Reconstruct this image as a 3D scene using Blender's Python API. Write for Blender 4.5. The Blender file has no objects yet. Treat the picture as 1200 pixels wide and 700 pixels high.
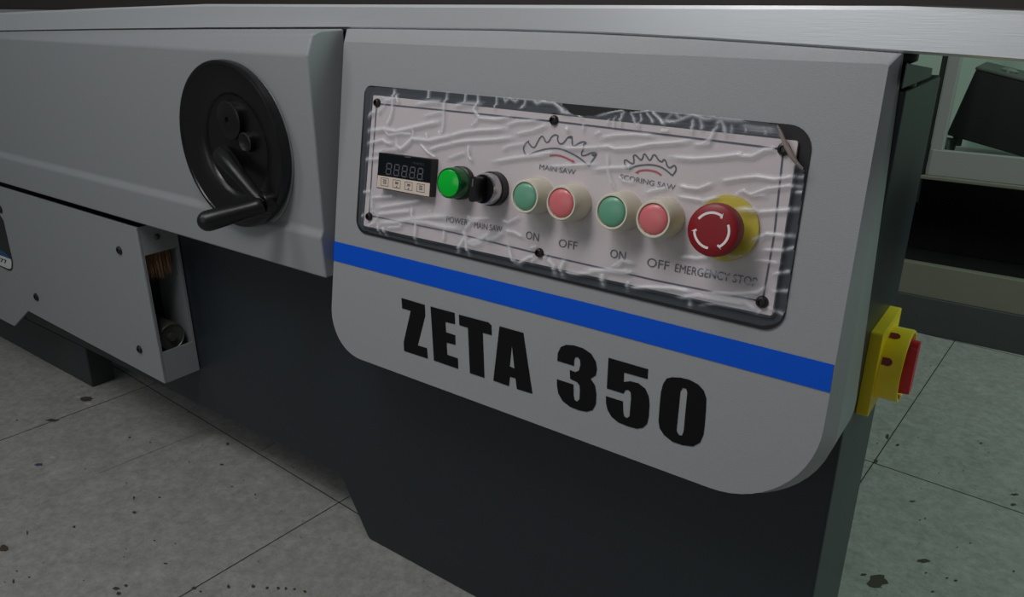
import bpy, bmesh, math, random
import numpy as np
from mathutils import Vector, Matrix
from mathutils.geometry import tessellate_polygon
random.seed(7)
col = bpy.context.scene.collection
S = 0.24                      # metres per camera-fit unit
FLOOR = -2.92                 # floor level in camera-fit units
# ---------------------------------------------------------------- camera
F_PX = 890.98
CAM = np.array([2.7833, -2.6860, 0.4629])
RX, RY, RZ = -0.37039, 0.00145, 0.62807
def rot():
    c, s = math.cos, math.sin
    B = np.array([[1, 0, 0], [0, 0, -1], [0, 1, 0]], float)
    Rx = np.array([[1, 0, 0], [0, c(RX), -s(RX)], [0, s(RX), c(RX)]])
    Ry = np.array([[c(RY), -s(RY), 0], [s(RY), c(RY), 0], [0, 0, 1]])
    Rz = np.array([[c(RZ), -s(RZ), 0], [s(RZ), c(RZ), 0], [0, 0, 1]])
    return Rz @ B @ Rx @ Ry
ROT = rot()
TILT = 0.16734
V = np.array([0, -math.sin(TILT), -math.cos(TILT)])     # down the console face
N = np.array([0, -math.cos(TILT), math.sin(TILT)])      # out of the console face
UX = np.array([1., 0, 0])
def ray(p):
    return ROT @ np.array([(p[0]-600)/F_PX, -(p[1]-350)/F_PX, -1])
def hit(p, n, d):             # point (camera-fit units) on plane n.x = d
    r = ray(p); s = (d - n @ CAM)/(n @ r); return CAM + s*r
def atY(p, y): return hit(p, np.array([0, 1., 0]), y)
def atX(p, x): return hit(p, np.array([1., 0, 0]), x)
def atZ(p, z=FLOOR): return hit(p, np.array([0, 0, 1.]), z)
def uv(p, h=0.0):             # (u, v) on the console face lifted by h
    q = hit(p, N, h) - N*h
    return float(q[0]), float(q @ V)
def W(q):                     # camera-fit units -> metres
    return Vector((q[0]*S, q[1]*S, (q[2]-FLOOR)*S))
def FP(u, v, h=0.0): return W(UX*u + V*v + N*h)
def crop(ox, oy, s, pts): return [(ox + x/s, oy + y/s) for x, y in pts]

# ---------------------------------------------------------------- materials
def srgb(c):
    return tuple(((x/255)/12.92 if x/255 <= .04045 else ((x/255+.055)/1.055)**2.4) for x in c) + (1,)
def mat(name, c, rough=.5, metal=0, bump=0, bscale=900, var=0, vscale=30, spec=.5, coat=0, aniso=None):
    m = bpy.data.materials.new(name); m.use_nodes = True
    nt = m.node_tree; b = nt.nodes['Principled BSDF']
    b.inputs['Base Color'].default_value = srgb(c)
    b.inputs['Roughness'].default_value = rough; b.inputs['Metallic'].default_value = metal
    b.inputs['Specular IOR Level'].default_value = spec
    b.inputs['Coat Weight'].default_value = coat
    tc = nt.nodes.new('ShaderNodeTexCoord')
    src = tc.outputs['Object']
    if aniso:
        mp = nt.nodes.new('ShaderNodeMapping'); mp.inputs['Scale'].default_value = aniso
        nt.links.new(src, mp.inputs['Vector']); src = mp.outputs['Vector']
    if var:
        n = nt.nodes.new('ShaderNodeTexNoise'); n.inputs['Scale'].default_value = vscale
        n.inputs['Detail'].default_value = 8; n.inputs['Roughness'].default_value = .65
        nt.links.new(src, n.inputs['Vector'])
        r = nt.nodes.new('ShaderNodeMapRange'); r.inputs['To Min'].default_value = 1-var; r.inputs['To Max'].default_value = 1+var
        nt.links.new(n.outputs['Fac'], r.inputs['Value'])
        mx = nt.nodes.new('ShaderNodeVectorMath'); mx.operation = 'SCALE'
        mx.inputs[0].default_value = srgb(c)[:3]
        nt.links.new(r.outputs['Result'], mx.inputs['Scale']); nt.links.new(mx.outputs['Vector'], b.inputs['Base Color'])
    if bump:
        n2 = nt.nodes.new('ShaderNodeTexNoise'); n2.inputs['Scale'].default_value = bscale; n2.inputs['Detail'].default_value = 2
        nt.links.new(src, n2.inputs['Vector'])
        bp = nt.nodes.new('ShaderNodeBump'); bp.inputs['Strength'].default_value = bump; bp.inputs['Distance'].default_value = .0006
        nt.links.new(n2.outputs['Fac'], bp.inputs['Height']); nt.links.new(bp.outputs['Normal'], b.inputs['Normal'])
    return m
M = dict(
    grey=mat('textured_grey_paint', (152, 154, 157), .42, bump=.5, bscale=1500, var=.04, vscale=300),
    cover=mat('smooth_grey_paint', (146, 149, 152), .42, bump=.25, bscale=900, var=.03, vscale=200),
    blue=mat('blue_stripe', (0, 82, 205), .55, spec=.2),
    ink=mat('black_lettering', (15, 15, 17), .7, spec=.15),
    dark=mat('charcoal_paint', (39, 45, 51), .38, spec=.4, bump=.35, bscale=900, var=.05, vscale=200),
    darkside=mat('charcoal_metal', (48, 55, 62), .38, bump=.2, bscale=600),
    alu=mat('brushed_aluminium', (236, 239, 242), .30, metal=.6, bump=.08, bscale=60, var=.03, vscale=14, aniso=(.6, 25, 25)),
    alutop=mat('table_top_anodised', (62, 58, 56), .7, metal=.3),
    black=mat('black_plastic', (13, 13, 14), .38),
    blackrim=mat('handwheel_plastic', (17, 16, 18), .3, bump=.2, bscale=1200),
    backing=mat('black_backing', (14, 14, 15), .6),
    plate=mat('legend_plate', (206, 195, 196), .5, var=.02, vscale=60),
    line=mat('printed_line', (70, 66, 78), .6),
    legend=mat('grey_print', (82, 82, 88), .6),
    redink=mat('red_print', (176, 70, 82), .6),
    screw=mat('black_screw', (20, 18, 18), .35),
    bezel=mat('ivory_bezel', (214, 208, 190), .4),
    greencap=mat('green_cap', (102, 160, 133), .3),
    redcap=mat('salmon_red_cap', (212, 112, 116), .3),
    lamp=mat('green_lamp_lens', (0, 165, 45), .18),
    rimgreen=mat('dark_green_rim', (0, 92, 34), .2),
    chrome=mat('chrome', (190, 190, 192), .22, metal=1),
    estop=mat('emergency_red', (136, 10, 24), .45),
    white=mat('white_mark', (240, 232, 232), .5),
    yellow=mat('yellow_disc', (205, 186, 14), .5),
    yel2=mat('yellow_switch', (240, 212, 20), .42),
    red2=mat('red_handle', (190, 16, 34), .4),
    glass=mat('meter_window', (8, 14, 20), .12),
    seg=mat('unlit_segments', (92, 96, 100), .4),
    beige=mat('meter_keys', (216, 200, 186), .5),
    bristle=mat('brown_bristles', (128, 96, 66), .8, var=.4, vscale=400),
    steel=mat('dull_steel', (86, 90, 84), .4, metal=.5),
    foot=mat('foot_paint', (52, 54, 57), .55),
    wall=mat('dim_wall', (92, 90, 88), .8),
    casew=mat('case_white', (176, 196, 182), .6, var=.03, vscale=12),
    lip=mat('case_lip', (150, 152, 150), .6),
    board=mat('plinth_board', (118, 118, 104), .7, var=.08, vscale=9),
    plinth=mat('dark_plinth', (66, 70, 70), .6, var=.1, vscale=16),
    devb=mat('device_black', (13, 13, 15), .5),
    devt=mat('device_top', (74, 80, 74), .5),
    stick=mat('sticker_dark', (22, 26, 28), .3), stickb=mat('sticker_blue', (18, 74, 112), .4), stickw=mat('sticker_white', (205, 205, 205), .4),
    tape=mat('torn_film_edge', (138, 126, 118), .3),
)
def nodes_lamp():
    b = M['lamp'].node_tree.nodes['Principled BSDF']
    b.inputs['Emission Color'].default_value = (0, .9, .07, 1); b.inputs['Emission Strength'].default_value = .06
nodes_lamp()

# ---------------------------------------------------------------- object helpers
def add(o, parent=None, kind=None, label=None, cat=None, group=None):
    col.objects.link(o)
    if parent is not None:
        o.parent = parent
        if parent.type == 'EMPTY': o.matrix_parent_inverse = Matrix.Translation(-parent.location)
    if kind: o['kind'] = kind
    if label: o['label'] = label
    if cat: o['category'] = cat
    if group: o['group'] = group
    return o
def obj(name, bm, m, parent=None, smooth=30, bevel=0, seg=2, **k):
    me = bpy.data.meshes.new(name)
    bmesh.ops.recalc_face_normals(bm, faces=bm.faces)
    bm.to_mesh(me); bm.free()
    for x in (m if isinstance(m, list) else [m]): me.materials.append(x)
    o = bpy.data.objects.new(name, me)
    if smooth:
        me.polygons.foreach_set('use_smooth', [True]*len(me.polygons))
        me.set_sharp_from_angle(angle=math.radians(smooth))
    if bevel:
        b = o.modifiers.new('bevel', 'BEVEL'); b.width = bevel; b.segments = seg; b.limit_method = 'ANGLE'; b.angle_limit = math.radians(20)
        w = o.modifiers.new('wn', 'WEIGHTED_NORMAL'); w.keep_sharp = False; w.weight = 80
    return add(o, parent, **k)
def empty(name, loc, **k):
    o = bpy.data.objects.new(name, None); o.location = loc; o.empty_display_size = .1
    return add(o, **k)
def skin_loops(bm, loops, cap0=True, cap1=True, mi=0):
    vs = [[bm.verts.new(p) for p in L] for L in loops]
    n = len(vs[0])
    for a, b in zip(vs, vs[1:]):
        for i in range(n):
            f = bm.faces.new((a[i], a[(i+1) % n], b[(i+1) % n], b[i])); f.material_index = mi
    if cap0: bm.faces.new(vs[0]).material_index = mi
    if cap1: bm.faces.new(vs[-1][::-1]).material_index = mi
    return vs
def flat(bm, loops, f0, f1, mi=0):
    """filled outline (first loop outer, others holes) between two point maps f0 (back) and f1 (front)"""
    polys = [[Vector((x, y, 0)) for x, y in L] for L in loops]
    tris = tessellate_polygon(polys)
    pts = [p for L in loops for p in L]
    A = [bm.verts.new(f0(*p)) for p in pts]; B = [bm.verts.new(f1(*p)) for p in pts]
    for t in tris:
        for vs in ([A[i] for i in t], [B[i] for i in t][::-1]):
            try: bm.faces.new(vs).material_index = mi
            except ValueError: pass
    k = 0
    for L in loops:
        n = len(L)
        for i in range(n):
            j = (i+1) % n
            bm.faces.new((A[k+i], A[k+j], B[k+j], B[k+i])).material_index = mi
        k += n
def face_flat(bm, loops_uv, h0, h1, mi=0):
    flat(bm, loops_uv, lambda u, v: FP(u, v, h0), lambda u, v: FP(u, v, h1), mi)
def lathe(bm, o, ax, prof, n=48, mi=0, ref=None):
    """prof: [(r, h)] in metres about axis ax through o"""
    ax = Vector(ax).normalized()
    a = Vector(ref) if ref else (Vector((1, 0, 0)) if abs(ax.x) < .9 else Vector((0, 0, 1)))
    a = (a - ax*a.dot(ax)).normalized(); b = ax.cross(a)
    rings = []
    for r, h in prof:
        if r < 1e-7: rings.append([bm.verts.new(o + ax*h)])
        else: rings.append([bm.verts.new(o + ax*h + (a*math.cos(2*math.pi*i/n) + b*math.sin(2*math.pi*i/n))*r) for i in range(n)])
    for p, q in zip(rings, rings[1:]):
        for i in range(n):
            j = (i+1) % n
            if len(p) == 1 and len(q) == 1: continue
            if len(p) == 1: f = bm.faces.new((p[0], q[j], q[i]))
            elif len(q) == 1: f = bm.faces.new((p[i], p[j], q[0]))
            else: f = bm.faces.new((p[i], p[j], q[j], q[i]))
            f.material_index = mi
def stroke_uv(bm, pts, w, h, mi=0, th=.0006):
    """thin raised ribbon along uv polyline, width w (camera-fit units)"""
    pts = [np.array(p) for p in pts]
    L, R = [], []
    for i, p in enumerate(pts):
        d = pts[min(i+1, len(pts)-1)] - pts[max(i-1, 0)]
        n = np.array([-d[1], d[0]])/(np.hypot(*d)+1e-9)
        L.append(p+n*w/2); R.append(p-n*w/2)
    for i in range(len(pts)-1):
        q = [L[i], L[i+1], R[i+1], R[i]]
        a = [bm.verts.new(FP(x, y, h+th)) for x, y in q]
        bm.faces.new(a).material_index = mi
def rrect(corners, radii, n=8):
    """rounded polygon; corners uv in order, radii in camera-fit units"""
    out = []; m = len(corners)
    for i in range(m):
        p = np.array(corners[i]); a = np.array(corners[i-1])-p; b = np.array(corners[(i+1) % m])-p
        a /= np.hypot(*a); b /= np.hypot(*b); r = radii[i] if isinstance(radii, (list, tuple)) else radii
        half = math.acos(max(-1, min(1, a @ b)))/2
        t = r/math.tan(half); c = p + (a+b)/np.hypot(*(a+b))*r/math.sin(half)
        s = p+a*t - c; e = p+b*t - c
        a0 = math.atan2(s[1], s[0]); a1 = math.atan2(e[1], e[0])
        da = (a1-a0+math.pi) % (2*math.pi) - math.pi
        out += [(c[0]+r*math.cos(a0+da*k/n), c[1]+r*math.sin(a0+da*k/n)) for k in range(n+1)]
    return out
def box(bm, p0, p1, mi=0):
    x0, y0, z0 = p0; x1, y1, z1 = p1
    skin_loops(bm, [[(x0, y0, z0), (x1, y0, z0), (x1, y1, z0), (x0, y1, z0)], [(x0, y0, z1), (x1, y0, z1), (x1, y1, z1), (x0, y1, z1)]], mi=mi)
def tube(bm, pts, r, n=16, mi=0):
    pts = [Vector(p) for p in pts]; rs = r if isinstance(r, list) else [r]*len(pts)
    loops = []; ref = None
    for i, p in enumerate(pts):
        d = (pts[min(i+1, len(pts)-1)]-pts[max(i-1, 0)]).normalized()
        if ref is None: ref = d.orthogonal().normalized()
        ref = (ref - d*ref.dot(d)).normalized(); b = d.cross(ref)
        loops.append([p + (ref*math.cos(2*math.pi*k/n)+b*math.sin(2*math.pi*k/n))*rs[i] for k in range(n)])
    skin_loops(bm, loops, mi=mi)

# ================================================================ the setting
bm = bmesh.new()
fx = lambda p, z=0: Vector((p[0]*S, p[1]*S, z))
box(bm, (-6, -2.5, -.05), (4, 4.2, 0), 0)
PHI = -0.057
d = np.array([math.cos(PHI), math.sin(PHI)]); e = np.array([-d[1], d[0]])
def along(p, ax): q = atZ(p)[:2]; return float(q @ ax)
a1, a2, a3 = along((110, 476), d), along((327, 631), d), along((1070, 473), d)
b1, b2 = along((280, 518), e), along((1110, 572), e)
pit = (a3-a1)/2
def strip(ax, off, cross, lo, hi, w, z=.0004, mi=1):
    wu = w/S/2
    q = [ax*(off-wu)+cross*lo, ax*(off+wu)+cross*lo, ax*(off+wu)+cross*hi, ax*(off-wu)+cross*hi]
    bm.faces.new([bm.verts.new((x*S, y*S, z)) for x, y in q]).material_index = mi
for k in range(-6, 5):
    strip(d, a1+k*pit if k < 1 else (a2 if k == 1 else a3+(k-2)*pit), e, -9, 16, .0020)
for k in range(-4, 6):
    strip(e, b1+k*(b2-b1), d, -22, 14, .0020)
def seam_between(p, q, w):
    A, B = atZ(p)[:2], atZ(q)[:2]; t = B-A; t /= np.hypot(*t); n = np.array([-t[1], t[0]])*w/S/2
    bm.faces.new([bm.verts.new((x*S, y*S, .0005)) for x, y in (A-n, A+n, B+n, B-n)]).material_index = 1
seam_between((116, 555), (240, 505), .0006); seam_between((306, 529), (324, 518), .0010)
def spot(p, rx, ry, mi=2, seed=0):
    """worn patch of floor about p, radii in photo pixels along x and y"""
    rnd = random.Random(int(p[0]*7+p[1]*13)+seed); k = 14
    ph = [rnd.uniform(.65, 1.25) for _ in range(k)]
    vs = []
    for i in range(k):
        a = 2*math.pi*i/k
        q = atZ((p[0]+rx*ph[i]*math.cos(a), p[1]+ry*ph[i]*math.sin(a)))
        vs.append(bm.verts.new((q[0]*S, q[1]*S, .0007+.00004*seed)))
    bm.faces.new(vs).material_index = mi
for x, y, rx, ry in [(1028, 681, 12, 7), (1012, 674, 3, 1.6), (1083, 658, 9, 2.2), (1052, 522, 2, 1.5), (1026, 541, 2.5, 3), (1189, 580, 5, 1.3), (1188, 592, 3.5, 1.3),
                     (1069, 588, 4, 1), (1078, 610, 1.3, .8), (1085, 672, 1.5, 1), (1120, 681, 2.2, 1.1), (1110, 678, 1.8, .9), (1093, 694, 2.3, 1), (1150, 520, 2, .8), (1137, 637, 1, .8), (1122, 642, 1, .8), (1188, 670, 1.4, 1), (1040, 512, 2, 3.2)]:
    spot((x, y), rx, ry)
for x, y, rx, ry in [(102, 468, 8, 3), (61, 493, 7, 2), (5, 643, 6, 4), (157, 601, 2.4, 1.6), (157, 584, 1.2, 2), (152, 513, 1.4, 1), (260, 545, 2.2, .9), (267, 521, 2, 1.6), (181, 634, 1.2, .9),
                     (136, 690, 4, 2), (139, 696, 3, 2), (148, 687, 2.2, 1.6), (268, 688, 1.8, 2.2), (297, 688, 2.2, 2), (313, 689.5, 1.8, 1.6), (326, 690, 1.8, 1.6), (335, 690.5, 1.8, 1.6), (345, 691, 1.8, 1.4), (357, 694, 1.8, 1.6), (235, 694, 1.6, 1.2),
                     (16, 682, 1.3, 2.6), (32, 625, .8, 3), (299, 580, 1, .8), (272, 571, 1, .8), (187, 583.5, 1.3, 1), (87, 618, 1.6, 1.2), (34, 677, 1.4, .9), (20, 670, 1.2, .8), (194, 661, 2.5, .9), (227, 690, 3, 1.6), (20, 493, 1.2, .8), (176, 519, 1, .8), (222, 542, .9, .7), (344, 549, .9, .7), (98, 681, 1, .7)]:
    spot((x, y), rx, ry)
for x, y, rx, ry, mi in [(104, 474, 5, 1.5, 3), (92, 466, 4, 1, 3), (46, 545, 5, 1.6, 4), (62, 537, 3.5, 1.4, 3), (40, 548, 2.5, .8, 3)]:
    spot((x, y), rx, ry, mi, 1)
rng = random.Random(3)
for i in range(110):
    x, y = rng.uniform(0, 1200), rng.uniform(400, 700)
    spot((x, y), rng.uniform(.4, 1.1), rng.uniform(.3, .7), 2, 2)
fl = mat('worn_floor', (150, 150, 146), .6, bump=.25, bscale=160, var=.32, vscale=16)
nt = fl.node_tree   # second, finer mottling multiplied in
bs = nt.nodes['Principled BSDF']; old = bs.inputs['Base Color'].links[0].from_socket
nz = nt.nodes.new('ShaderNodeTexNoise'); nz.inputs['Scale'].default_value = 55; nz.inputs['Detail'].default_value = 12; nz.inputs['Roughness'].default_value = .85
mr = nt.nodes.new('ShaderNodeMapRange'); mr.inputs['To Min'].default_value = .0; mr.inputs['To Max'].default_value = 2.0
sc = nt.nodes.new('ShaderNodeVectorMath'); sc.operation = 'SCALE'
tcn = [n for n in nt.nodes if n.type == 'TEX_COORD'][0]
nt.links.new(tcn.outputs['Object'], nz.inputs['Vector']); nt.links.new(nz.outputs['Fac'], mr.inputs['Value'])
nt.links.new(old, sc.inputs[0]); nt.links.new(mr.outputs['Result'], sc.inputs['Scale']); nt.links.new(sc.outputs['Vector'], bs.inputs['Base Color'])
bmf = [fl, mat('seam_dirt', (48, 44, 40), .8), mat('bare_patch', (66, 58, 48), .8), mat('white_fleck', (176, 172, 160), .8), mat('blue_fleck', (58, 62, 96), .8)]
me = bpy.data.meshes.new('floor'); bm.to_mesh(me); bm.free()
for m in bmf: me.materials.append(m)
add(bpy.data.objects.new('floor', me), kind='structure')
# far wall
bm = bmesh.new(); box(bm, (-6, 3.2, 0), (4, 3.3, 2.6)); obj('wall_back', bm, M['wall'], smooth=0, kind='structure')

# ================================================================ outline of the sliding table (needed by what fits beneath it)
YT = .12
T_XS = [-90, 0, 120, 240, 420, 600, 720, 840, 940, 1055, 1130, 1200, 1290]
T_TOP = [18.5, 15, 9.3, 4, -1.5, -4, -3.2, -.3, 2.6, 6.6, 9.8, 12.8, 17]
T_BOT = [39, 36.6, 34.8, 33.6, 33.2, 35.8, 40.3, 47, 53.7, 61.5, 66.6, 72, 79]
T_SEC = []  # sections take the lens curve of the image edges into the table's shape
for x, a, b in zip(T_XS, T_TOP, T_BOT):
    A, B = atY((x, a), YT), atY((x, b), YT); T_SEC.append((float(A[0]), min(float(A[2]), .4570), float(B[2])))
def table_under(X): return float(np.interp(X, [q[0] for q in T_SEC], [q[2] for q in T_SEC])) - .002  # cover and console tops are bent to this same arch
# ================================================================ panel saw
saw = empty('panel_saw', (0.27, .1, 0), label='grey panel saw with control console, handwheel and charcoal base standing on the tiled floor', cat='saw')
XR = 2.318        # right side of the base
YF = .15          # front of the base
# --- base cabinet
pts = [atY((432, 632), YF), atY((398.5, 557), YF), atY((228, 466), YF)]
zl, zm = FLOOR, float(pts[1][2])
xf, xn = float(pts[0][0]), float(pts[1][0])
lf = atY((105, 441), YF); xl = float(lf[0])
XL = -5.3; TOPZ = .20
prof = [(XR, FLOOR), (xf, FLOOR), (xn, zm), (XL, zm), (XL, TOPZ), (XR, TOPZ)]
bm = bmesh.new()
yb = .86
skin_loops(bm, [[W((x, YF, z)) for x, z in prof], [W((x, yb, z)) for x, z in prof]])
o = obj('base_cabinet', bm, M['dark'], saw, smooth=20, bevel=.003)
bm = bmesh.new()
lq = [atY(p, YF) for p in [(105.5, 441), (108.5, 404)]]
xa, xb_ = float(lq[0][0]), float(lq[1][0])
skin_loops(bm, [[W((x, y, z)) for x, z in [(xa, FLOOR), (xa+.02, zm), (-9.5, zm), (-9.5, FLOOR)]] for y in (YF, YF+.22)])
obj('foot', bm, M['foot'], saw, smooth=20, bevel=.003, label='dark grey foot at the left')
bm = bmesh.new()
fl_ = [atX(p, XR) for p in [(1062, 74), (1092, 80), (1090, 90), (1056, 104)]]
skin_loops(bm, [[W((XR+k, float(q[1]), float(q[2])-.0)) for q in fl_] for k in (.0005, .003)])
obj('top_flange', bm, M['dark'], saw, smooth=20, bevel=.0008)

# --- side cover (left grey panel with step)
YC = -.15
xc = float(atY((375.4, 235), YC)[0])
def zc(p, y): return float(atY(p, y)[2])
z_cre = zc((300, 62), YC)           # crease under the top bevel
z_stepA = zc((190, 224), YC); z_stepB = zc((190, 232.5), YC-.022)
z_bot = zc((206.7, 275), YC-.022)
z_top = .315
profc = [(.10, z_top), (YC+.10, z_top), (YC+.045, z_top-.02), (YC, z_cre), (YC, z_stepA), (YC-.022, z_stepB), (YC-.022, z_bot), (YF-.005, z_bot), (YF-.005, z_bot+.3), (.10, z_bot+.3)]
bm = bmesh.new()
cx_ = [-10., -6, -5, -4.2, -3.4, -2.7, -2.1, -1.5, -1.0, -.6]
def csec(X):
    t_ = table_under(X); lst = []
    for k, (y, z) in enumerate(profc):
        if k in (0, 1): z = t_
        if k == 2: z = t_-.018
        lst.append((y, z))
    return lst
skin_loops(bm, [[W((X, y, z)) for y, z in csec(X)] for X in cx_] + [[W((xc + (0 if z > z_stepB-.001 else .012), y, z)) for y, z in csec(xc)]])
obj('side_cover', bm, M['cover'], saw, smooth=20, bevel=.0028, seg=3)

# --- control console (wedge with rounded lower corners)
uL = -.238
vT = uv((600, 57))[1]
vB = uv((640, 502))[1] - .002
rt_, rb_ = uv((1040, 86)), uv((976.5, 440))
def uR(v): return rt_[0]+(rb_[0]-rt_[0])*(v-rt_[1])/(rb_[1]-rt_[1])
inner = rrect([(uL, vT), (uR(vT), vT), (uR(vB), vB), (uL, vB)], [.012, .012, .36, .24], 14)
k_ = max(range(len(inner)), key=lambda i: inner[i][0]-6*inner[i][1])   # subdivide the top edge
out_ = []
for i in range(len(inner)):
    a, b = inner[i], inner[(i+1) % len(inner)]; out_.append(a)
    if abs(a[1]-vT) < .004 and abs(b[1]-vT) < .004 and abs(b[0]-a[0]) > 1:
        out_ += [(a[0]+(b[0]-a[0])*t, a[1]+(b[1]-a[1])*t) for t in np.linspace(0, 1, 12)[1:-1]]
inner = out_
def outer_pt(i):
    n = len(inner); p = np.array(inner[i]); a = np.array(inner[i-1]); b = np.array(inner[(i+1) % n])
    t = b-a; nn = np.array([t[1], -t[0]])/np.hypot(*t); up = max(0, -nn[1])
    kr = .020+.022*max(0, min(1, (p[1]-vT)/(1.1-vT)))
    k = kr*max(0, nn[0])**2 + .036*max(0, -nn[0])**2 + .006*max(0, nn[1])**2 + .036*up**2
    o2 = p + nn*k; q = UX*o2[0] + V*o2[1] - N*.045
    if p[1] < vT+.02:
        q = np.array([o2[0], .108, table_under(o2[0])])
    return q
L0 = [UX*u + V*v for u, v in inner]
L2 = [outer_pt(i) for i in range(len(inner))]
YBK = YF-.006
L3 = [np.array([q[0], max(YBK, q[1]+.02), q[2]]) for q in L2]
bm = bmesh.new()
skin_loops(bm, [[W(q) for q in L] for L in (L0, L2, L3)])
cons = obj('control_console', bm, M['grey'], saw, smooth=30, bevel=.0022, seg=3)
# blue stripe
def ed(p, h=.003): return uv(p, h)
HS = .0012/S*.24
sa, sb_, sc_, sd = ed((384.6, 281)), ed((977.3, 428)), ed((972.3, 460.5)), ed((384, 303.5))
ml, mm = ed((680, 353.2)), ed((680, 381.6))
bm = bmesh.new(); u_l = uL-.001
face_flat(bm, [[(u_l, sa[1]), (ml[0], ml[1]), sb_, sc_, (mm[0], mm[1]), (u_l, sd[1])]], .0005, .003)
lo = [UX*(uL-.036*k) + N*(.0035-.045*k) for k in (0, 1)]
for A, B in zip(lo, lo[1:]):   # stripe carried round the left edge
    bm.faces.new([bm.verts.new(W(A+V*sa[1]-np.array([.002,0,0]))), bm.verts.new(W(B+V*sa[1]-np.array([.003,0,0]))), bm.verts.new(W(B+V*sd[1]-np.array([.003,0,0]))), bm.verts.new(W(A+V*sd[1]-np.array([.002,0,0])))])
obj('blue_stripe', bm, M['blue'], cons, smooth=0, label='blue stripe across the console face')
# big lettering
G = {
 'Z': [crop(460, 340, 5, [(52, 47), (187, 88), (190, 150), (146, 325), (200, 342), (205, 402), (67, 357), (65, 305), (106, 122), (56, 107)])],
 'E': [crop(460, 340, 5, [(222, 97), (362, 135), (365, 200), (308, 187), (312, 248), (366, 266), (367, 321), (315, 308), (319, 380), (381, 402), (383, 462), (242, 413)])],
 'T': [crop(460, 340, 5, [(388, 145), (560, 190), (578, 208), (580, 265), (527, 250), (537, 515), (453, 487), (441, 221), (391, 206)])],
 'A': [crop(460, 340, 5, [(626, 213), (765, 252), (818, 608), (728, 580), (720, 518), (686, 508), (681, 563), (590, 531)]), crop(460, 340, 5, [(698, 320), (714, 462), (685, 448)])],
 '3': [crop(640, 390, 5, [(65, 165), (68, 120), (85, 85), (115, 72), (160, 75), (215, 92), (262, 125), (290, 170), (296, 215), (290, 250), (258, 270), (285, 310), (293, 360), (290, 420), (270, 455), (235, 464), (190, 455), (140, 435), (95, 400), (70, 355), (63, 310), (63, 274), (158, 305), (160, 370), (165, 395), (180, 405), (195, 390), (197, 340), (195, 310), (180, 290), (140, 270), (138, 220), (170, 232), (192, 222), (200, 190), (198, 160), (185, 143), (168, 145), (162, 165), (162, 195)])],
 '5': [crop(640, 390, 5, [(365, 148), (596, 215), (593, 272), (455, 233), (453, 290), (490, 285), (540, 298), (580, 330), (600, 375), (604, 420), (600, 490), (590, 535), (565, 558), (530, 563), (480, 550), (420, 525), (380, 490), (358, 450), (350, 410), (350, 373), (448, 404), (450, 460), (455, 490), (472, 502), (488, 490), (492, 440), (497, 390), (495, 350), (480, 335), (462, 338), (452, 357), (355, 327)])],
 '0': [crop(640, 390, 5, [(735, 262), (790, 265), (840, 278), (890, 305), (922, 340), (937, 385), (935, 450), (928, 540), (920, 600), (900, 645), (860, 667), (800, 660), (740, 640), (690, 600), (664, 560), (658, 520), (665, 420), (672, 350), (685, 300), (705, 270)]), crop(640, 390, 5, [(800, 323), (820, 328), (827, 350), (815, 470), (805, 580), (795, 605), (775, 600), (762, 575), (775, 450), (785, 345)])],
}
for ch, loops in G.items():
    bm = bmesh.new()
    face_flat(bm, [[uv(p, .003) for p in L] for L in loops], .0005, .003)
    obj('letter' if ch in 'ZETA' else 'digit', bm, M['ink'], cons, smooth=0, label='bold black %s on the console face' % ch)

# --- control panel
HB, HP = .006, .020           # backing and plate front heights (camera-fit units)
fr = [uv((427.6, 99.6), HB), uv((954.5, 148.5), HB), uv((916, 392), HB), uv((416.5, 271.5), HB)]
bm = bmesh.new(); face_flat(bm, [rrect(fr, [.045, .085, .075, .07])], .0005, HB)
panel = obj('control_panel', bm, M['backing'], saw, smooth=0)
pl = [uv((437.5, 111.5), HP), uv((935.3, 165.2), HP), uv((904.5, 370.5), HP), uv((426, 264.5), HP)]
bm = bmesh.new(); face_flat(bm, [rrect(pl, .008, 3)], HB, HP)
obj('legend_plate', bm, M['plate'], panel, smooth=0, label='pale legend plate')
HL = HP+.0012
bm = bmesh.new()
ln = [uv(p, HL) for p in [(441.5, 121.5), (530, 130.3), (647, 142), (780, 157.8), (918, 175), (907.3, 275), (893.5, 353.5), (772, 329.5), (632, 297.5), (530, 272.3), (432.5, 252.5), (436, 195), (441.5, 121.5)]]
for a, b in zip(ln, ln[1:]): stroke_uv(bm, [a, b], .0065, HL)
obj('border_line', bm, M['line'], panel, smooth=0)
def strokes(name, pxs, m, w, label=None, extra=None):
    bm = bmesh.new()
    for P in pxs: stroke_uv(bm, [uv(p, HL) for p in P], w, HL)
    if extra:
        for P in extra: face_flat(bm, [[uv(p, HL) for p in P]], HP, HL+.0006)
    obj(name, bm, m, panel, smooth=0, label=label)
def smoothp(P, k=2):
    for _ in range(k):
        Q = [P[0]]
        for a, b in zip(P, P[1:]):
            Q += [(a[0]*.75+b[0]*.25, a[1]*.75+b[1]*.25), (a[0]*.25+b[0]*.75, a[1]*.25+b[1]*.75)]
        P = Q+[P[-1]]
    return P
m1 = smoothp(crop(600, 150, 10, [(170, 318), (145, 290), (132, 235), (150, 190), (200, 148), (190, 165), (215, 205), (240, 228), (268, 228), (290, 185), (318, 128), (350, 92), (372, 112), (385, 150), (410, 176), (440, 150), (462, 105), (500, 78), (545, 92), (530, 125), (545, 172), (570, 190), (600, 180), (632, 140), (655, 108), (705, 98), (700, 115), (655, 112), (690, 100), (706, 110), (703, 165), (712, 212), (745, 205), (790, 175), (830, 160), (870, 170), (862, 190), (838, 185), (840, 240), (812, 300), (820, 328), (870, 320), (930, 290), (985, 292), (992, 320), (955, 330), (930, 310), (990, 318), (950, 370), (902, 445)]), 1)
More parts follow.
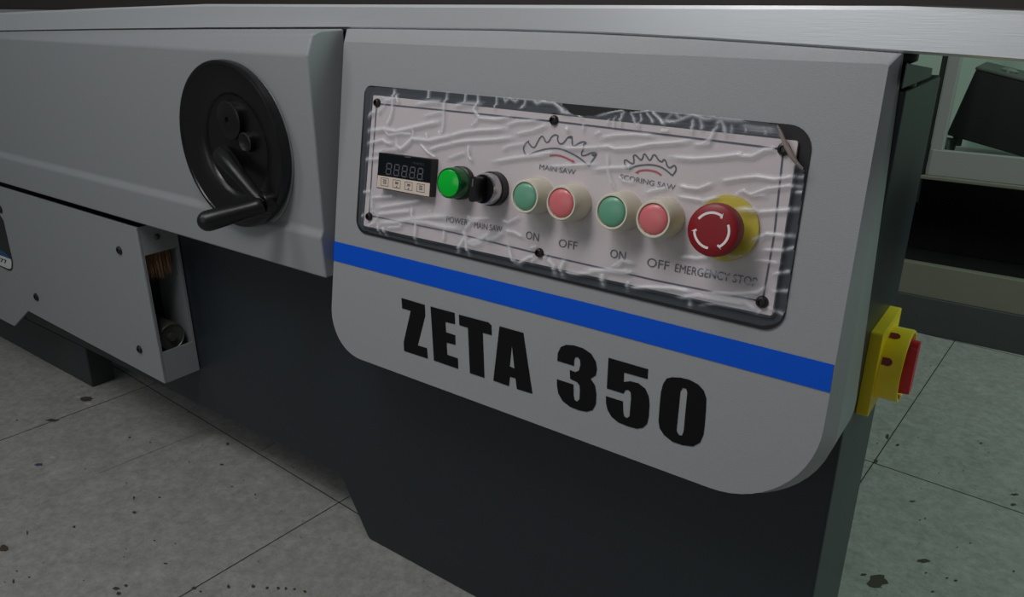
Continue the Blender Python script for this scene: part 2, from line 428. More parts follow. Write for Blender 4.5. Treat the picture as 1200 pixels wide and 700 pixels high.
m2 = smoothp(crop(600, 150, 10, [(200, 315), (260, 285), (340, 260), (420, 242), (510, 238), (590, 250), (660, 280), (740, 320), (810, 365), (860, 410), (902, 445)]))
strokes('saw_blade_symbol', [m1, m2], M['legend'], .0062, 'large printed saw blade outline')
strokes('direction_arrow', [smoothp(crop(600, 150, 10, [(440, 325), (500, 318), (560, 325), (620, 345), (680, 375), (715, 396)]))], M['redink'], .0075, 'red arrow pointing right', [crop(600, 150, 10, [(748, 412), (695, 412), (712, 372)])])
s1 = smoothp(crop(700, 165, 10, [(355, 335), (320, 275), (315, 228), (345, 226), (375, 255), (425, 275), (430, 220), (418, 175), (450, 165), (480, 200), (510, 230), (535, 200), (540, 158), (562, 155), (590, 205), (612, 235), (640, 200), (650, 168), (680, 165), (700, 205), (730, 240), (765, 248), (775, 215), (802, 235), (815, 295), (850, 320), (880, 300), (908, 285), (926, 330), (910, 370), (880, 408)]), 1)
s2 = smoothp(crop(700, 165, 10, [(880, 408), (840, 375), (800, 340), (740, 305), (670, 285), (600, 280), (520, 285), (440, 300), (370, 335)]))
strokes('saw_blade_symbol', [s1, s2], M['legend'], .0062, 'small printed saw blade outline')
strokes('direction_arrow', [smoothp(crop(700, 165, 10, [(750, 405), (700, 370), (640, 350), (560, 343), (500, 352), (470, 365)]))], M['redink'], .0075, 'red arrow pointing left', [crop(700, 165, 10, [(440, 372), (482, 350), (482, 393)])])
def text_mesh(s, bold=0):
    cu = bpy.data.curves.new('t', 'FONT'); cu.body = s; cu.offset = bold; cu.resolution_u = 4
    o = bpy.data.objects.new('t', cu); col.objects.link(o)
    bpy.context.view_layer.update()
    me = bpy.data.meshes.new_from_object(o.evaluated_get(bpy.context.evaluated_depsgraph_get()))
    bpy.data.objects.remove(o); bpy.data.curves.remove(cu); return me
def legend(s, pl_, pr_, cap, h=HL, parent=None, name='legend_text', m=None, bold=0.0, squash=1, label=None):
    me = text_mesh(s, bold)
    co = np.array([v.co[:] for v in me.vertices]); x0, x1 = co[:, 0].min(), co[:, 0].max(); y1 = co[:, 1].max(); y0 = 0
    a, b = np.array(uv(pl_, h)), np.array(uv(pr_, h)); mid = ((pl_[0]+pr_[0])/2, (pl_[1]+pr_[1])/2)
    hv = abs(uv(mid, h)[1] - uv((mid[0], mid[1]-cap), h)[1])
    for v in me.vertices:
        t = (v.co.x-x0)/(x1-x0); q = a + (b-a)*t
        v.co = FP(q[0], q[1]-v.co.y/y1*hv, h+.001)
    me.materials.append(m or M['legend'])
    add(bpy.data.objects.new(name, me), parent or panel, label=label or 'printed words %s' % s)
legend('MAIN SAW', (632, 198.3), (674, 205), 6.0)
legend('SCORING SAW', (726.5, 210), (791, 223), 6.2)
legend('POWER', (523, 260), (548, 264.5), 7.0)
legend('MAIN SAW', (555.5, 267), (588, 272.5), 7.2)
legend('ON', (616, 279.6), (631, 283.2), 9.3)
legend('OFF', (654.3, 289), (676, 293), 9.5)
legend('ON', (714.6, 301.5), (732.5, 305.5), 10.2)
legend('OFF', (757.8, 312), (783.5, 317), 10.5)
legend('EMERGENCY STOP', (790.5, 318.5), (886.5, 336), 10)
# plate screws
for p in [(440, 120.3), (647.4, 140.8), (917.5, 174.7), (430.8, 254), (630.3, 296.6), (891.7, 354.6)]:
    u_, v_ = uv(p, HP+.015); bm = bmesh.new(); c = FP(u_, v_, HP)
    r = .0195*S*(1.12 if p[0] > 800 else 1)
    lathe(bm, c, N, [(0, 0), (r*1.05, 0), (r*1.05, .0012), (r*.85, .0035), (r*.55, .0042), (r*.5, .0042), (r*.42, .0022), (0, .0022)], 24)
    obj('screw', bm, M['screw'], panel, smooth=40)

# --- digital meter
HM = HP+.045
mc = [uv(p, HM) for p in [(444, 178.6), (506.3, 186.6), (503, 231.3), (441.2, 220.3)]]
bm = bmesh.new(); face_flat(bm, [rrect(mc, .004, 3)], HP, HM)
meter = obj('digital_meter', bm, M['black'], saw, smooth=0, bevel=.0006)
bm = bmesh.new(); face_flat(bm, [[uv(p, HM) for p in crop(430, 170, 10, [(148, 92), (745, 182), (738, 448), (132, 352)])]], HM, HM+.001)
obj('display_window', bm, M['glass'], meter, smooth=0)
bm = bmesh.new(); face_flat(bm, [[uv(p, HM) for p in crop(430, 170, 10, [(130, 354), (740, 449), (730, 606), (117, 492)])]], HM, HM+.0015)
obj('key_strip', bm, M['beige'], meter, smooth=0)
bm = bmesh.new()
for k in range(5):      # unlit figure-eight digits
    ox, oy = 221+k*92, 212+k*14.8
    def g(x, y): return uv((430+(ox+x+ (1-y/128)*14)/10, 170+(oy+y+x*.16)/10), HM)
    for s in [((8, 0), (54, 0)), ((4, 6), (4, 58)), ((58, 6), (58, 58)), ((8, 63), (54, 63)), ((2, 69), (2, 120)), ((56, 69), (56, 120)), ((6, 126), (52, 126)), ((66, 122), (71, 128))]:
        stroke_uv(bm, [g(*s[0]), g(*s[1])], .0052, HM+.001)
obj('digit_segments', bm, M['seg'], meter, smooth=0, label='five unlit grey figure eights')
bm = bmesh.new()
for cx, cy in [(210, 436), (350, 460), (490, 485), (632, 508)]:
    q = [(cx-40, cy-55), (cx+46, cy-42), (cx+42, cy+50), (cx-44, cy+36)]
    P = [uv((430+x/10, 170+y/10), HM) for x, y in q+q[:1]]
    for a, b in zip(P, P[1:]): stroke_uv(bm, [a, b], .0025, HM+.0015)
    for yy in ((-22, -6) if cx not in (210, 632) else (-26, -6, 14)):
        stroke_uv(bm, [uv((430+(cx-18)/10, 170+(cy+yy-3)/10), HM), uv((430+(cx+22)/10, 170+(cy+yy+3)/10), HM)], .0045, HM+.0015)
    if cx in (350, 490):
        t = -1 if cx == 350 else 1
        face_flat(bm, [[uv((430+(cx-10)/10, 170+(cy+26-t*8)/10*1), HM), uv((430+(cx+10)/10, 170+(cy+29-t*8)/10), HM), uv((430+cx/10, 170+(cy+28+t*10)/10), HM)]], HM, HM+.003)
obj('key_symbols', bm, M['legend'], meter, smooth=0)
legend('M-4NEZ', (484, 192.3), (497.5, 194.4), 2.8, h=HM, parent=meter, name='meter_print', m=M['seg'], bold=0, label='small grey print on the meter window')
bm = bmesh.new(); face_flat(bm, [[uv(p, HM) for p in crop(430, 170, 10, [(450, 130), (522, 138), (522, 152), (452, 146)])]], HM+.0008, HM+.004)
obj('window_catch', bm, M['chrome'], meter, smooth=0)

# --- buttons (all sit on the plate; axis = N)
def place(p, h): u_, v_ = uv(p, h); return FP(u_, v_, HP), u_, v_
def rad(p, h, half):          # pixel half-height -> metres
    return abs(uv((p[0], p[1]+half), h)[1]-uv((p[0], p[1]-half), h)[1])/2*S
holes = []
def push(p, pc, ring, cap, cm, name, label, H=.115):
    c, u_, v_ = place(p, HP+H); r = rad(p, HP+H, ring); rc = rad(p, HP+H, cap)*.99; h = H*S
    bm = bmesh.new()
    lathe(bm, c, N, [(0, 0), (r*1.03, 0), (r*1.05, .002), (r*1.03, h*.35), (r*1.0, h*.72), (r*.965, h*.93), (r*.91, h*1.0), (rc*1.06, h*1.0), (rc*1.01, h*.94), (rc*1.0, h*.6), (0, h*.6)], 56)
    b = obj('push_button', bm, M['bezel'], saw, smooth=50, label=label)
    bm = bmesh.new(); n = 10; R = rc*.985
    prof = [(R, h*.62), (R, h*.95)] + [(R*math.cos(a), h*.95 + h*.12*math.sin(a)) for a in [math.pi/2*k/n for k in range(1, n)]] + [(0, h*1.07)]
    lathe(bm, c, N, prof, 48); obj('button_cap', bm, cm, b, smooth=70)
    holes.append((u_, v_, r/S*1.12))
push((614.5, 230.5), None, 21, 16.6, M['greencap'], 'push_button', 'green ON push button under the large saw symbol')
push((657.0, 238.2), None, 21.8, 17.4, M['redcap'], 'push_button', 'red OFF push button under the large saw symbol')
push((716.3, 248.4), None, 23, 18.2, M['greencap'], 'push_button', 'green ON push button under the small saw symbol')
push((764.9, 257.2), None, 23.9, 18.7, M['redcap'], 'push_button', 'red OFF push button under the small saw symbol')
# green pilot lamp
p = (525.0, 214.7); H = .10; c, u_, v_ = place(p, HP+H); r = rad(p, HP+H, 19); h = H*S
bm = bmesh.new(); lathe(bm, c, N, [(0, 0), (r*1.06, 0), (r*1.06, h*.30), (r*.98, h*.34), (0, h*.34)], 56)
pl_ = obj('pilot_lamp', bm, M['black'], saw, smooth=40)
bm = bmesh.new(); rl = rad(p, HP+H, 16.5)
lathe(bm, c, N, [(r*.97, h*.34), (r*.98, h*.75), (r*.95, h*.96), (rl*1.03, h*1.0), (rl*1.0, h*.985), (rl*.98, h*.90), (0, h*.90)], 56)
obj('lens_rim', bm, M['rimgreen'], pl_, smooth=50, label='dark green ribbed lens rim')
bm = bmesh.new(); lathe(bm, c, N, [(rl*.975, h*.90), (rl*.975, h*.985), (rl*.93, h*1.0), (0, h*1.005)], 48)
obj('lens', bm, M['lamp'], pl_, smooth=40, label='bright green lens')
holes.append((u_, v_, r/S*1.12))
# selector switch
p = (565, 221.6); H = .095; c, u_, v_ = place(p, HP+H); r = rad(p, HP+H, 18.5); h = H*S
bm = bmesh.new(); lathe(bm, c, N, [(0, 0), (r*1.12, 0), (r*1.12, h*.42), (r*1.0, h*.44), (0, h*.44)], 56)
sel = obj('selector_switch', bm, M['black'], saw, smooth=40)
bm = bmesh.new(); lathe(bm, c, N, [(r*.86, h*.44), (r*1.03, h*.44), (r*1.03, h*.78), (r*.98, h*.94), (r*.92, h*1.0), (r*.87, h*.96), (r*.86, h*.5)], 56)
obj('chrome_ring', bm, M['chrome'], sel, smooth=50, label='chrome ring')
bm = bmesh.new(); lathe(bm, c, N, [(r*.85, h*.44), (r*.85, h*.9), (0, h*.9)], 48)
obj('turning_disc', bm, M['black'], sel, smooth=50)
bm = bmesh.new(); w = r*.24/S; l = r*.80/S
lev = rrect([(u_-w, v_-l), (u_+w, v_-l), (u_+w, v_+l), (u_-w, v_+l)], .012, 5)
face_flat(bm, [lev], HP+H*.9, HP+H*1.7); obj('lever', bm, M['black'], sel, smooth=30, bevel=.001)
bm = bmesh.new(); face_flat(bm, [[(u_-w*.25, v_-l*.82), (u_+w*.25, v_-l*.82), (u_+w*.25, v_-l*.2), (u_-w*.25, v_-l*.2)]], HP+H*1.68, HP+H*1.73)
obj('pointer_mark', bm, M['legend'], sel, smooth=0, label='grey pointer mark')
holes.append((u_, v_, r/S*1.25))
# emergency stop
p = (833.9, 270.4); H = .15; c, u_, v_ = place(p, HP+H); r = rad(p, HP+H, 32.6); h = H*S
pd = (849, 270.6); ry_ = rad(pd, HP+.01, 39.5)
bm = bmesh.new(); lathe(bm, c, N, [(0, 0), (ry_*.99, 0), (ry_, .0012), (ry_*.99, .0024), (0, .0024)], 64)
es = obj('emergency_stop_button', bm, M['yellow'], saw, smooth=30)
bm = bmesh.new(); lathe(bm, c, N, [(r*.62, .0024), (r*.62, h*.55), (0, h*.55)], 48); obj('collar', bm, M['yellow'], es, smooth=40)
bm = bmesh.new(); n = 120; axv = Vector(N)
prof = [(r*.55, h*.50), (r*.95, h*.52), (r*.995, h*.60), (r*1.0, h*.86), (r*.96, h*.95), (r*.85, h*1.0), (r*.5, h*1.01), (0, h*1.01)]
lathe(bm, c, N, prof, n)
bm.verts.ensure_lookup_table()
for ring in (2, 3):           # knurled rim
    for i in range(0, n, 2):
        v = bm.verts[ring*n+i]; q = v.co-c; hgt = q.dot(axv); v.co = c + axv*hgt + (q-axv*hgt)*.968
obj('mushroom_head', bm, M['estop'], es, smooth=40, label='red knurled mushroom head')
bm = bmesh.new(); R0, R1 = r/S*.61, r/S*.70; rm = (R0+R1)/2
for a0, a1 in ((-148, -62), (-28, 55), (92, 172)):
    A = [math.radians(a0+(a1-a0)*k/14) for k in range(15)]
    L = [(u_+R1*math.cos(a), v_+R1*math.sin(a)) for a in A]+[(u_+R0*math.cos(a), v_+R0*math.sin(a)) for a in reversed(A)]
    face_flat(bm, [L], HP+H*1.005, HP+H*1.012)
    e_ = A[-1]; T = [(u_+rr*math.cos(e_+da), v_+rr*math.sin(e_+da)) for rr, da in ((rm-.010, -.04), (rm+.012, -.04), (rm-.006, .10))]
    face_flat(bm, [T], HP+H*1.005, HP+H*1.0125)
obj('white_arrows', bm, M['white'], es, smooth=0, label='three white curved arrows')
holes.append((u_, v_, r/S*.66))
# --- protective film
HF = HP+.004
mu = [q for q in fr]
umin = min(q[0] for q in mu)-.003; umax = max(q[0] for q in mu)+.003; vmin = min(q[1] for q in mu)-.003; vmax = max(q[1] for q in mu)+.003
st = .0036
nu, nv = int((umax-umin)/st)+1, int((vmax-vmin)/st)+1
UU, VV = np.meshgrid(np.linspace(umin, umax, nu), np.linspace(vmin, vmax, nv), indexing='ij')
fold = np.zeros_like(UU)
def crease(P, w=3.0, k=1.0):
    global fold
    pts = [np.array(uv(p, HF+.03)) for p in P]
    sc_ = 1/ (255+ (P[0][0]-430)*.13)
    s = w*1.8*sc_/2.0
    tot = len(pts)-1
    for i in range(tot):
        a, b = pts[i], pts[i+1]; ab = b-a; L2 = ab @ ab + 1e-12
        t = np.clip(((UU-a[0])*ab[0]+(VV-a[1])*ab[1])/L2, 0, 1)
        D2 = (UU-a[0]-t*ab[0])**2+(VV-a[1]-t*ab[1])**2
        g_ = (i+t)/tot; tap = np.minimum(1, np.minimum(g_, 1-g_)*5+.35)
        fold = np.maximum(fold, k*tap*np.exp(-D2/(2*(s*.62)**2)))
C1 = lambda *p: crop(410, 90, 7, p)
C3 = lambda *p: crop(520, 90, 6.667, p)
C4 = lambda *p: crop(690, 100, 5.833, p)
C5 = lambda *p: crop(860, 130, 5.382, p)
C6 = lambda *p: crop(410, 220, 7, p)
C7 = lambda *p: crop(540, 240, 5.833, p)
C8 = lambda *p: crop(720, 290, 5.455, p)
CA = lambda *p: crop(400, 80, 4, p)
CB = lambda *p: crop(660, 100, 4, p)
CC = lambda *p: crop(680, 230, 4, p)
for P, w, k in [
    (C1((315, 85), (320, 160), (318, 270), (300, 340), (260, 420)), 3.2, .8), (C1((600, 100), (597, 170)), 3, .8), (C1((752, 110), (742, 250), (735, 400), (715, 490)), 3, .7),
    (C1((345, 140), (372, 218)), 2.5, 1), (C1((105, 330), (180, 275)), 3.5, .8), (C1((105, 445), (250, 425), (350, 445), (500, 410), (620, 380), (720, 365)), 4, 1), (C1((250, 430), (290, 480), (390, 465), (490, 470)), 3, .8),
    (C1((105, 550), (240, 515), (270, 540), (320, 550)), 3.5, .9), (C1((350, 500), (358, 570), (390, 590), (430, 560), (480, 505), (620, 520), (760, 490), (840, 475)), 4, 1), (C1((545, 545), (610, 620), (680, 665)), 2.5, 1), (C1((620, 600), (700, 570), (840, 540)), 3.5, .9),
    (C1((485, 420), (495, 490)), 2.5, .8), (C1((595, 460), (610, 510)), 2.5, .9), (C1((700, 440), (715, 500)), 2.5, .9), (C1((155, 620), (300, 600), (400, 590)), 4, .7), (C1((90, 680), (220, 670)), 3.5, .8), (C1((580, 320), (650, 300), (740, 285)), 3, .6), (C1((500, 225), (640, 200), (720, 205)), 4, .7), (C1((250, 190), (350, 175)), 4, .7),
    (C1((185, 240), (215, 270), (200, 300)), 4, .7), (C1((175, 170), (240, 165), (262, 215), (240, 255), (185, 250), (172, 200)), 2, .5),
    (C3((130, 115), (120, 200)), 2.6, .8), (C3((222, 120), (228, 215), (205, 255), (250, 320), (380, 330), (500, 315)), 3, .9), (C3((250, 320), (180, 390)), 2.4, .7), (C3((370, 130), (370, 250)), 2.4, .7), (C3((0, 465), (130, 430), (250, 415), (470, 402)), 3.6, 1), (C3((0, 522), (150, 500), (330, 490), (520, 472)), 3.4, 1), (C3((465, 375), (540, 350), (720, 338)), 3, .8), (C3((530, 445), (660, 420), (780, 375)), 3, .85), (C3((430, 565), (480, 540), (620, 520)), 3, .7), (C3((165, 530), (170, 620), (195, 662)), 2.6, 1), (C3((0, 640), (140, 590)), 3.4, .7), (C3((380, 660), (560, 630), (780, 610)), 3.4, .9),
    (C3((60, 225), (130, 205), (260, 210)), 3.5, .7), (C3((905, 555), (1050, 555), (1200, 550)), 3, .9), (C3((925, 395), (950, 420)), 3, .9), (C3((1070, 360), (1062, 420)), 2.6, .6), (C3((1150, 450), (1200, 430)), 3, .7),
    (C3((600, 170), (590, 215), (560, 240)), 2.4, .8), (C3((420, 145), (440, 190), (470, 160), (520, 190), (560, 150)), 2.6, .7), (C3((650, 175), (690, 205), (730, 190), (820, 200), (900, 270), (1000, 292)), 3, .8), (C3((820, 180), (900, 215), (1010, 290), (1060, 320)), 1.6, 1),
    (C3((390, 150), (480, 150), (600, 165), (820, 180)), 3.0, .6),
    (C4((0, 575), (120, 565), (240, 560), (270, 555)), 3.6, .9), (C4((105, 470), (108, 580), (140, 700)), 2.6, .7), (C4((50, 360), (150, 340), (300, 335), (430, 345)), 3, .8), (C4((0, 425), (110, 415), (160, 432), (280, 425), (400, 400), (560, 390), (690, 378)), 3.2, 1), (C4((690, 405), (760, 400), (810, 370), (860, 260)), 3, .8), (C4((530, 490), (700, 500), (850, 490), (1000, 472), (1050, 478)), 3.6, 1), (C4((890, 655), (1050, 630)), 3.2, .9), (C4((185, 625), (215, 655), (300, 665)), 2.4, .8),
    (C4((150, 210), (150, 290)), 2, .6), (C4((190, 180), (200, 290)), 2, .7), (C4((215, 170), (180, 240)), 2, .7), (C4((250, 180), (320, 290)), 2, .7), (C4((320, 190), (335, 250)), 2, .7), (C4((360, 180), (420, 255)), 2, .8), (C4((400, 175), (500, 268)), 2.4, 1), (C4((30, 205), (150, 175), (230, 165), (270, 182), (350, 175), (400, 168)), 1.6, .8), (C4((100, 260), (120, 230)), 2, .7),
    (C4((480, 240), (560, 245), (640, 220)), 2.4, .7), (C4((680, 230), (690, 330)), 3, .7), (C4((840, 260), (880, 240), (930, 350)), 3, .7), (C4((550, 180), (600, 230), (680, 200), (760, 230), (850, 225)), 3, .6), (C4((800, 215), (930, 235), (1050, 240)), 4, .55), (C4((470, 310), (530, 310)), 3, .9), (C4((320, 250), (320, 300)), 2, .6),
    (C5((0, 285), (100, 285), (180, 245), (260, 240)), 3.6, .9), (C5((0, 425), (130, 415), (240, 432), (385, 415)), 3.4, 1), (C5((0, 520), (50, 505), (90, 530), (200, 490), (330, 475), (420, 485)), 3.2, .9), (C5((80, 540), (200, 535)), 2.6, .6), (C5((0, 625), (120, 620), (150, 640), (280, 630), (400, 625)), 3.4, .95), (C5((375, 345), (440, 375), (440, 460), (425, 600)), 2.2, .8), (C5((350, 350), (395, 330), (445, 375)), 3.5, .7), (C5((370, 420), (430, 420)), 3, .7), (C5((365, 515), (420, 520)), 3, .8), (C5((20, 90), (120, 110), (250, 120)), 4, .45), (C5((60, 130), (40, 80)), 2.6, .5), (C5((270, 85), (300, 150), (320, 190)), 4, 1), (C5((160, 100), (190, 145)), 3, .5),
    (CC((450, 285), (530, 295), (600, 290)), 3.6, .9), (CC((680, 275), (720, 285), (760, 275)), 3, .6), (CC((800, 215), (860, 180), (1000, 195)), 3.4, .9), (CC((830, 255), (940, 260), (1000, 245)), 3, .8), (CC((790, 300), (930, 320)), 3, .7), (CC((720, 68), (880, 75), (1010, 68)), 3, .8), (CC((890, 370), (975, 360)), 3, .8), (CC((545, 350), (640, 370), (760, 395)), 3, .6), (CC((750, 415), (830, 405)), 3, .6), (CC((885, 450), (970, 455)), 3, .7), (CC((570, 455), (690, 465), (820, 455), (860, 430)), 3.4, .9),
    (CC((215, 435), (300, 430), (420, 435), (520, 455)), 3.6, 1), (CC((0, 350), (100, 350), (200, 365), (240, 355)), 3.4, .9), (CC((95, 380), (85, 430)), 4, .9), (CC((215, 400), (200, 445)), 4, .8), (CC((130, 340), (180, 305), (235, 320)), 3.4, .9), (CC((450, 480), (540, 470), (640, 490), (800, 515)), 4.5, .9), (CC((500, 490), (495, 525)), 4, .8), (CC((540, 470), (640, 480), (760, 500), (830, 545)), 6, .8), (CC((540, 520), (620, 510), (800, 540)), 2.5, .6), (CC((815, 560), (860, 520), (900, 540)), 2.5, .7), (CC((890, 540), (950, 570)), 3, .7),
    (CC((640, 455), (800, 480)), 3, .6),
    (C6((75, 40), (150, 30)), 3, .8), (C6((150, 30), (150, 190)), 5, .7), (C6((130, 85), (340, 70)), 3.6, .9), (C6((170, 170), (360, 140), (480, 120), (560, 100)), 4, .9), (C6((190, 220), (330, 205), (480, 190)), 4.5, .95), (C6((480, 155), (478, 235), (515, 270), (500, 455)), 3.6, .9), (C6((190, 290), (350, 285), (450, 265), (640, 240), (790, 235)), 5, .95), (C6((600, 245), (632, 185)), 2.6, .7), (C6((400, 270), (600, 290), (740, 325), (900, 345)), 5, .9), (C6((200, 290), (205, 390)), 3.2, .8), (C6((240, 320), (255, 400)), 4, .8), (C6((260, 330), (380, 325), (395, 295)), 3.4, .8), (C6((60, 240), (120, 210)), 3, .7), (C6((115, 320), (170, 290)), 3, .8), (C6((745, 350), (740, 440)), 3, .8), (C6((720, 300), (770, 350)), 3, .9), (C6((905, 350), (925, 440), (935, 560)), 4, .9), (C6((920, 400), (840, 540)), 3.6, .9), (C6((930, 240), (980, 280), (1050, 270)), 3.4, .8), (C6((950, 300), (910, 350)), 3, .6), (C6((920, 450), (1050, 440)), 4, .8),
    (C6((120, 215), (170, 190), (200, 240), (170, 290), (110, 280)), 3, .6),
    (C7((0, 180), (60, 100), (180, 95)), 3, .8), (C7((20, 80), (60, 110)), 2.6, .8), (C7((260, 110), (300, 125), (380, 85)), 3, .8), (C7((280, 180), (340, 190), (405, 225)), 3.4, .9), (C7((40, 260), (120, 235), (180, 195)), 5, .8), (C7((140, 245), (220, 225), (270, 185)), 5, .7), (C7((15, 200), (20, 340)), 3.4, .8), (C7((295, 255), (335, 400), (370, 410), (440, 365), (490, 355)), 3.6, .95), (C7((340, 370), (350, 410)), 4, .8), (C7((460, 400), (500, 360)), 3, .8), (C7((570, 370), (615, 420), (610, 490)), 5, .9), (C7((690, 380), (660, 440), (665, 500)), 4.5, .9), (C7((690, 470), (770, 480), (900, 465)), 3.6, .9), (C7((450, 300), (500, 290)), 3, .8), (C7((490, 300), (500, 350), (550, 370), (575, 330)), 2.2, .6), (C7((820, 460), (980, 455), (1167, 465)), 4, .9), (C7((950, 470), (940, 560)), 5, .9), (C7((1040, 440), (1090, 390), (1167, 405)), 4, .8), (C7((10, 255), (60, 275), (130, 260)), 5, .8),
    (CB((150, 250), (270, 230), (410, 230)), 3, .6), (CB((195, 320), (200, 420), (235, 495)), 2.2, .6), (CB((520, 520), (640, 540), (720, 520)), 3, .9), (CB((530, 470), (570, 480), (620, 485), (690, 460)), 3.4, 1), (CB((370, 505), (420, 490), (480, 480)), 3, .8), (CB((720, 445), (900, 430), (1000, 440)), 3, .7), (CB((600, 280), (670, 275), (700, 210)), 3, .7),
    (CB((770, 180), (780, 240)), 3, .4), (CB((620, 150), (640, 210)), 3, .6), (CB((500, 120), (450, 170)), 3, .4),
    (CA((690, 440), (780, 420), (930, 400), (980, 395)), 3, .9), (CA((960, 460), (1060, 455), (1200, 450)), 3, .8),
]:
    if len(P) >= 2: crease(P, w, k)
# gentle slack between creases
slack = .35*np.sin(UU*23+VV*9)*np.sin(UU*7-VV*31)
# film outline in uv: torn gap at top and missing top right corner
hb = HB+.006
outl = [uv(p, hb) for p in [(428.5, 103), (434, 101.3), (520, 106.5), (600, 114), (645, 118.3)] + C4((-70, 150)) + C3((930, 215), (1000, 280), (1060, 302)) +
        C4((30, 205), (90, 185), (150, 172), (230, 163), (270, 180), (350, 173), (400, 165), (700, 190), (1050, 232)) + C5((150, 66), (262, 80), (285, 105), (305, 150), (345, 215), (375, 270), (400, 325), (445, 370), (448, 420), (425, 600)) +
        [(921, 365), (915, 377), (906, 381), (893, 382.5), (780, 356), (680, 332), (560, 304), (437, 274), (425, 270), (419, 262)]]
from mathutils.geometry import intersect_point_tri_2d
def inside(P, x, y):
    P = np.array(P); r = np.zeros_like(x, bool); n = len(P); j = n-1
    for i in range(n):
        xi, yi = P[i]; xj, yj = P[j]
        c_ = ((yi > y) != (yj > y)) & (x < (xj-xi)*(y-yi)/(yj-yi+1e-15)+xi); r ^= c_; j = i
    return r
ok = inside(outl, UU, VV)
for hu, hv, hr in holes: ok &= (UU-hu)**2+(VV-hv)**2 > hr**2
mcen = inside([(mc[0][0]-.008, mc[0][1]-.008), (mc[1][0]+.008, mc[1][1]-.008), (mc[2][0]+.008, mc[2][1]+.008), (mc[3][0]-.008, mc[3][1]+.008)], UU, VV); ok &= ~mcen
for p in [(440, 120.3), (647.4, 140.8), (917.5, 174.7), (430.8, 254), (630.3, 296.6), (891.7, 354.6)]:
    su, sv = uv(p, HP+.015); ok &= (UU-su)**2+(VV-sv)**2 > .026**2
# height: sits over the plate, sinks to the backing at the edge
inpl = inside(pl, UU, VV)
for _ in range(3):
    b2 = inpl.copy(); b2[1:] |= inpl[:-1]; b2[:-1] |= inpl[1:]; b2[:, 1:] |= inpl[:, :-1]; b2[:, :-1] |= inpl[:, 1:]; inpl = b2
base_h = np.where(inpl, HF+.0045, HB+.006)
for _ in range(5):   # soften the step
    b2 = base_h.copy(); b2[1:-1, 1:-1] = (base_h[2:, 1:-1]+base_h[:-2, 1:-1]+base_h[1:-1, 2:]+base_h[1:-1, :-2])/4; base_h = b2
base_h = np.where(inpl, np.maximum(base_h, HF+.003), base_h)
# lift over the yellow disc
dd = np.sqrt((UU-u_)**2+(VV-v_)**2); base_h = base_h + .016*np.clip((ry_/S*1.10-dd)/(.02), 0, 1)
HH = base_h + fold*.008 + .0012*slack
idx = -np.ones(UU.shape, int)
quads = ok[:-1, :-1] & ok[1:, :-1] & ok[1:, 1:] & ok[:-1, 1:]
used = np.zeros(UU.shape, bool)
used[:-1, :-1] |= quads; used[1:, :-1] |= quads; used[1:, 1:] |= quads; used[:-1, 1:] |= quads
idx[used] = np.arange(used.sum())
Pw = (UX[None]*UU[used][:, None] + V[None]*VV[used][:, None] + N[None]*HH[used][:, None]); Pw[:, 2] -= FLOOR; Pw *= S
qi, qj = np.nonzero(quads)
Fq = np.stack([idx[qi, qj], idx[qi+1, qj], idx[qi+1, qj+1], idx[qi, qj+1]], 1)
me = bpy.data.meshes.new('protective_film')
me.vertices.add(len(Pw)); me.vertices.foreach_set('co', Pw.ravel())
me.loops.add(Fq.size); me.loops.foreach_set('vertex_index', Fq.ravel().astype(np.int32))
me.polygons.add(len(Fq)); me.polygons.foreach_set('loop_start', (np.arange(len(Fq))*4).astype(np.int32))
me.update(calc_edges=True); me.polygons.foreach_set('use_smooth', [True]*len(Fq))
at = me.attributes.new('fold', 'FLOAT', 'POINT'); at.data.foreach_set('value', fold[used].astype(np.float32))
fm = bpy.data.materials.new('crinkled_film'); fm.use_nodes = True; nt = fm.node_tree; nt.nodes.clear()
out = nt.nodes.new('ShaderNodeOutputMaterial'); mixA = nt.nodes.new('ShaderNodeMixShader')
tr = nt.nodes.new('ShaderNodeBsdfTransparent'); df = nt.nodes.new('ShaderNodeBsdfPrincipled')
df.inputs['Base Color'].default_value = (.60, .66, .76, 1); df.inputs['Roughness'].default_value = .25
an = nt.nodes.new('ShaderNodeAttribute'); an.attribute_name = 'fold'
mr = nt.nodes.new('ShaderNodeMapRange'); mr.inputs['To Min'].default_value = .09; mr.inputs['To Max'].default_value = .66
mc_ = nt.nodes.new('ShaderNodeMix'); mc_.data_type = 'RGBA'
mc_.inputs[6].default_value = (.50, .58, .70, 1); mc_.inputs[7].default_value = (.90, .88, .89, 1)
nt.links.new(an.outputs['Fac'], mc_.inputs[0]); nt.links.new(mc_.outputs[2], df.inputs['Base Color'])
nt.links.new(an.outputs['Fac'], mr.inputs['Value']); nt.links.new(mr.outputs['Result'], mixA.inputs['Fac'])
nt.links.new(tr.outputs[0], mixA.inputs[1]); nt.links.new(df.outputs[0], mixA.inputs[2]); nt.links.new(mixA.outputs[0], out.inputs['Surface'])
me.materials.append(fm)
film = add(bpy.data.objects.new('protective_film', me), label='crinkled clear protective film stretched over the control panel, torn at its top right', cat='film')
# rolled torn edge at the top right corner
bm = bmesh.new()
tp = C5((268, 88), (290, 130), (312, 190), (335, 235), (365, 290), (395, 330), (432, 365))
tube(bm, [FP(*uv(p, HF+.03), HF+.022) for p in tp], [.0006, .0012, .0018, .0024, .0022, .0014, .0006], 10)
obj('rolled_edge', bm, M['tape'], film, smooth=60, label='brownish rolled torn edge')

# --- handwheel
YW = YC
def bbox_err(cx, cz, r, h): pass
hc = .10
cw = atY((275.5, 168.5), YW-hc)
cW = W(cw); rw = .118*1.0
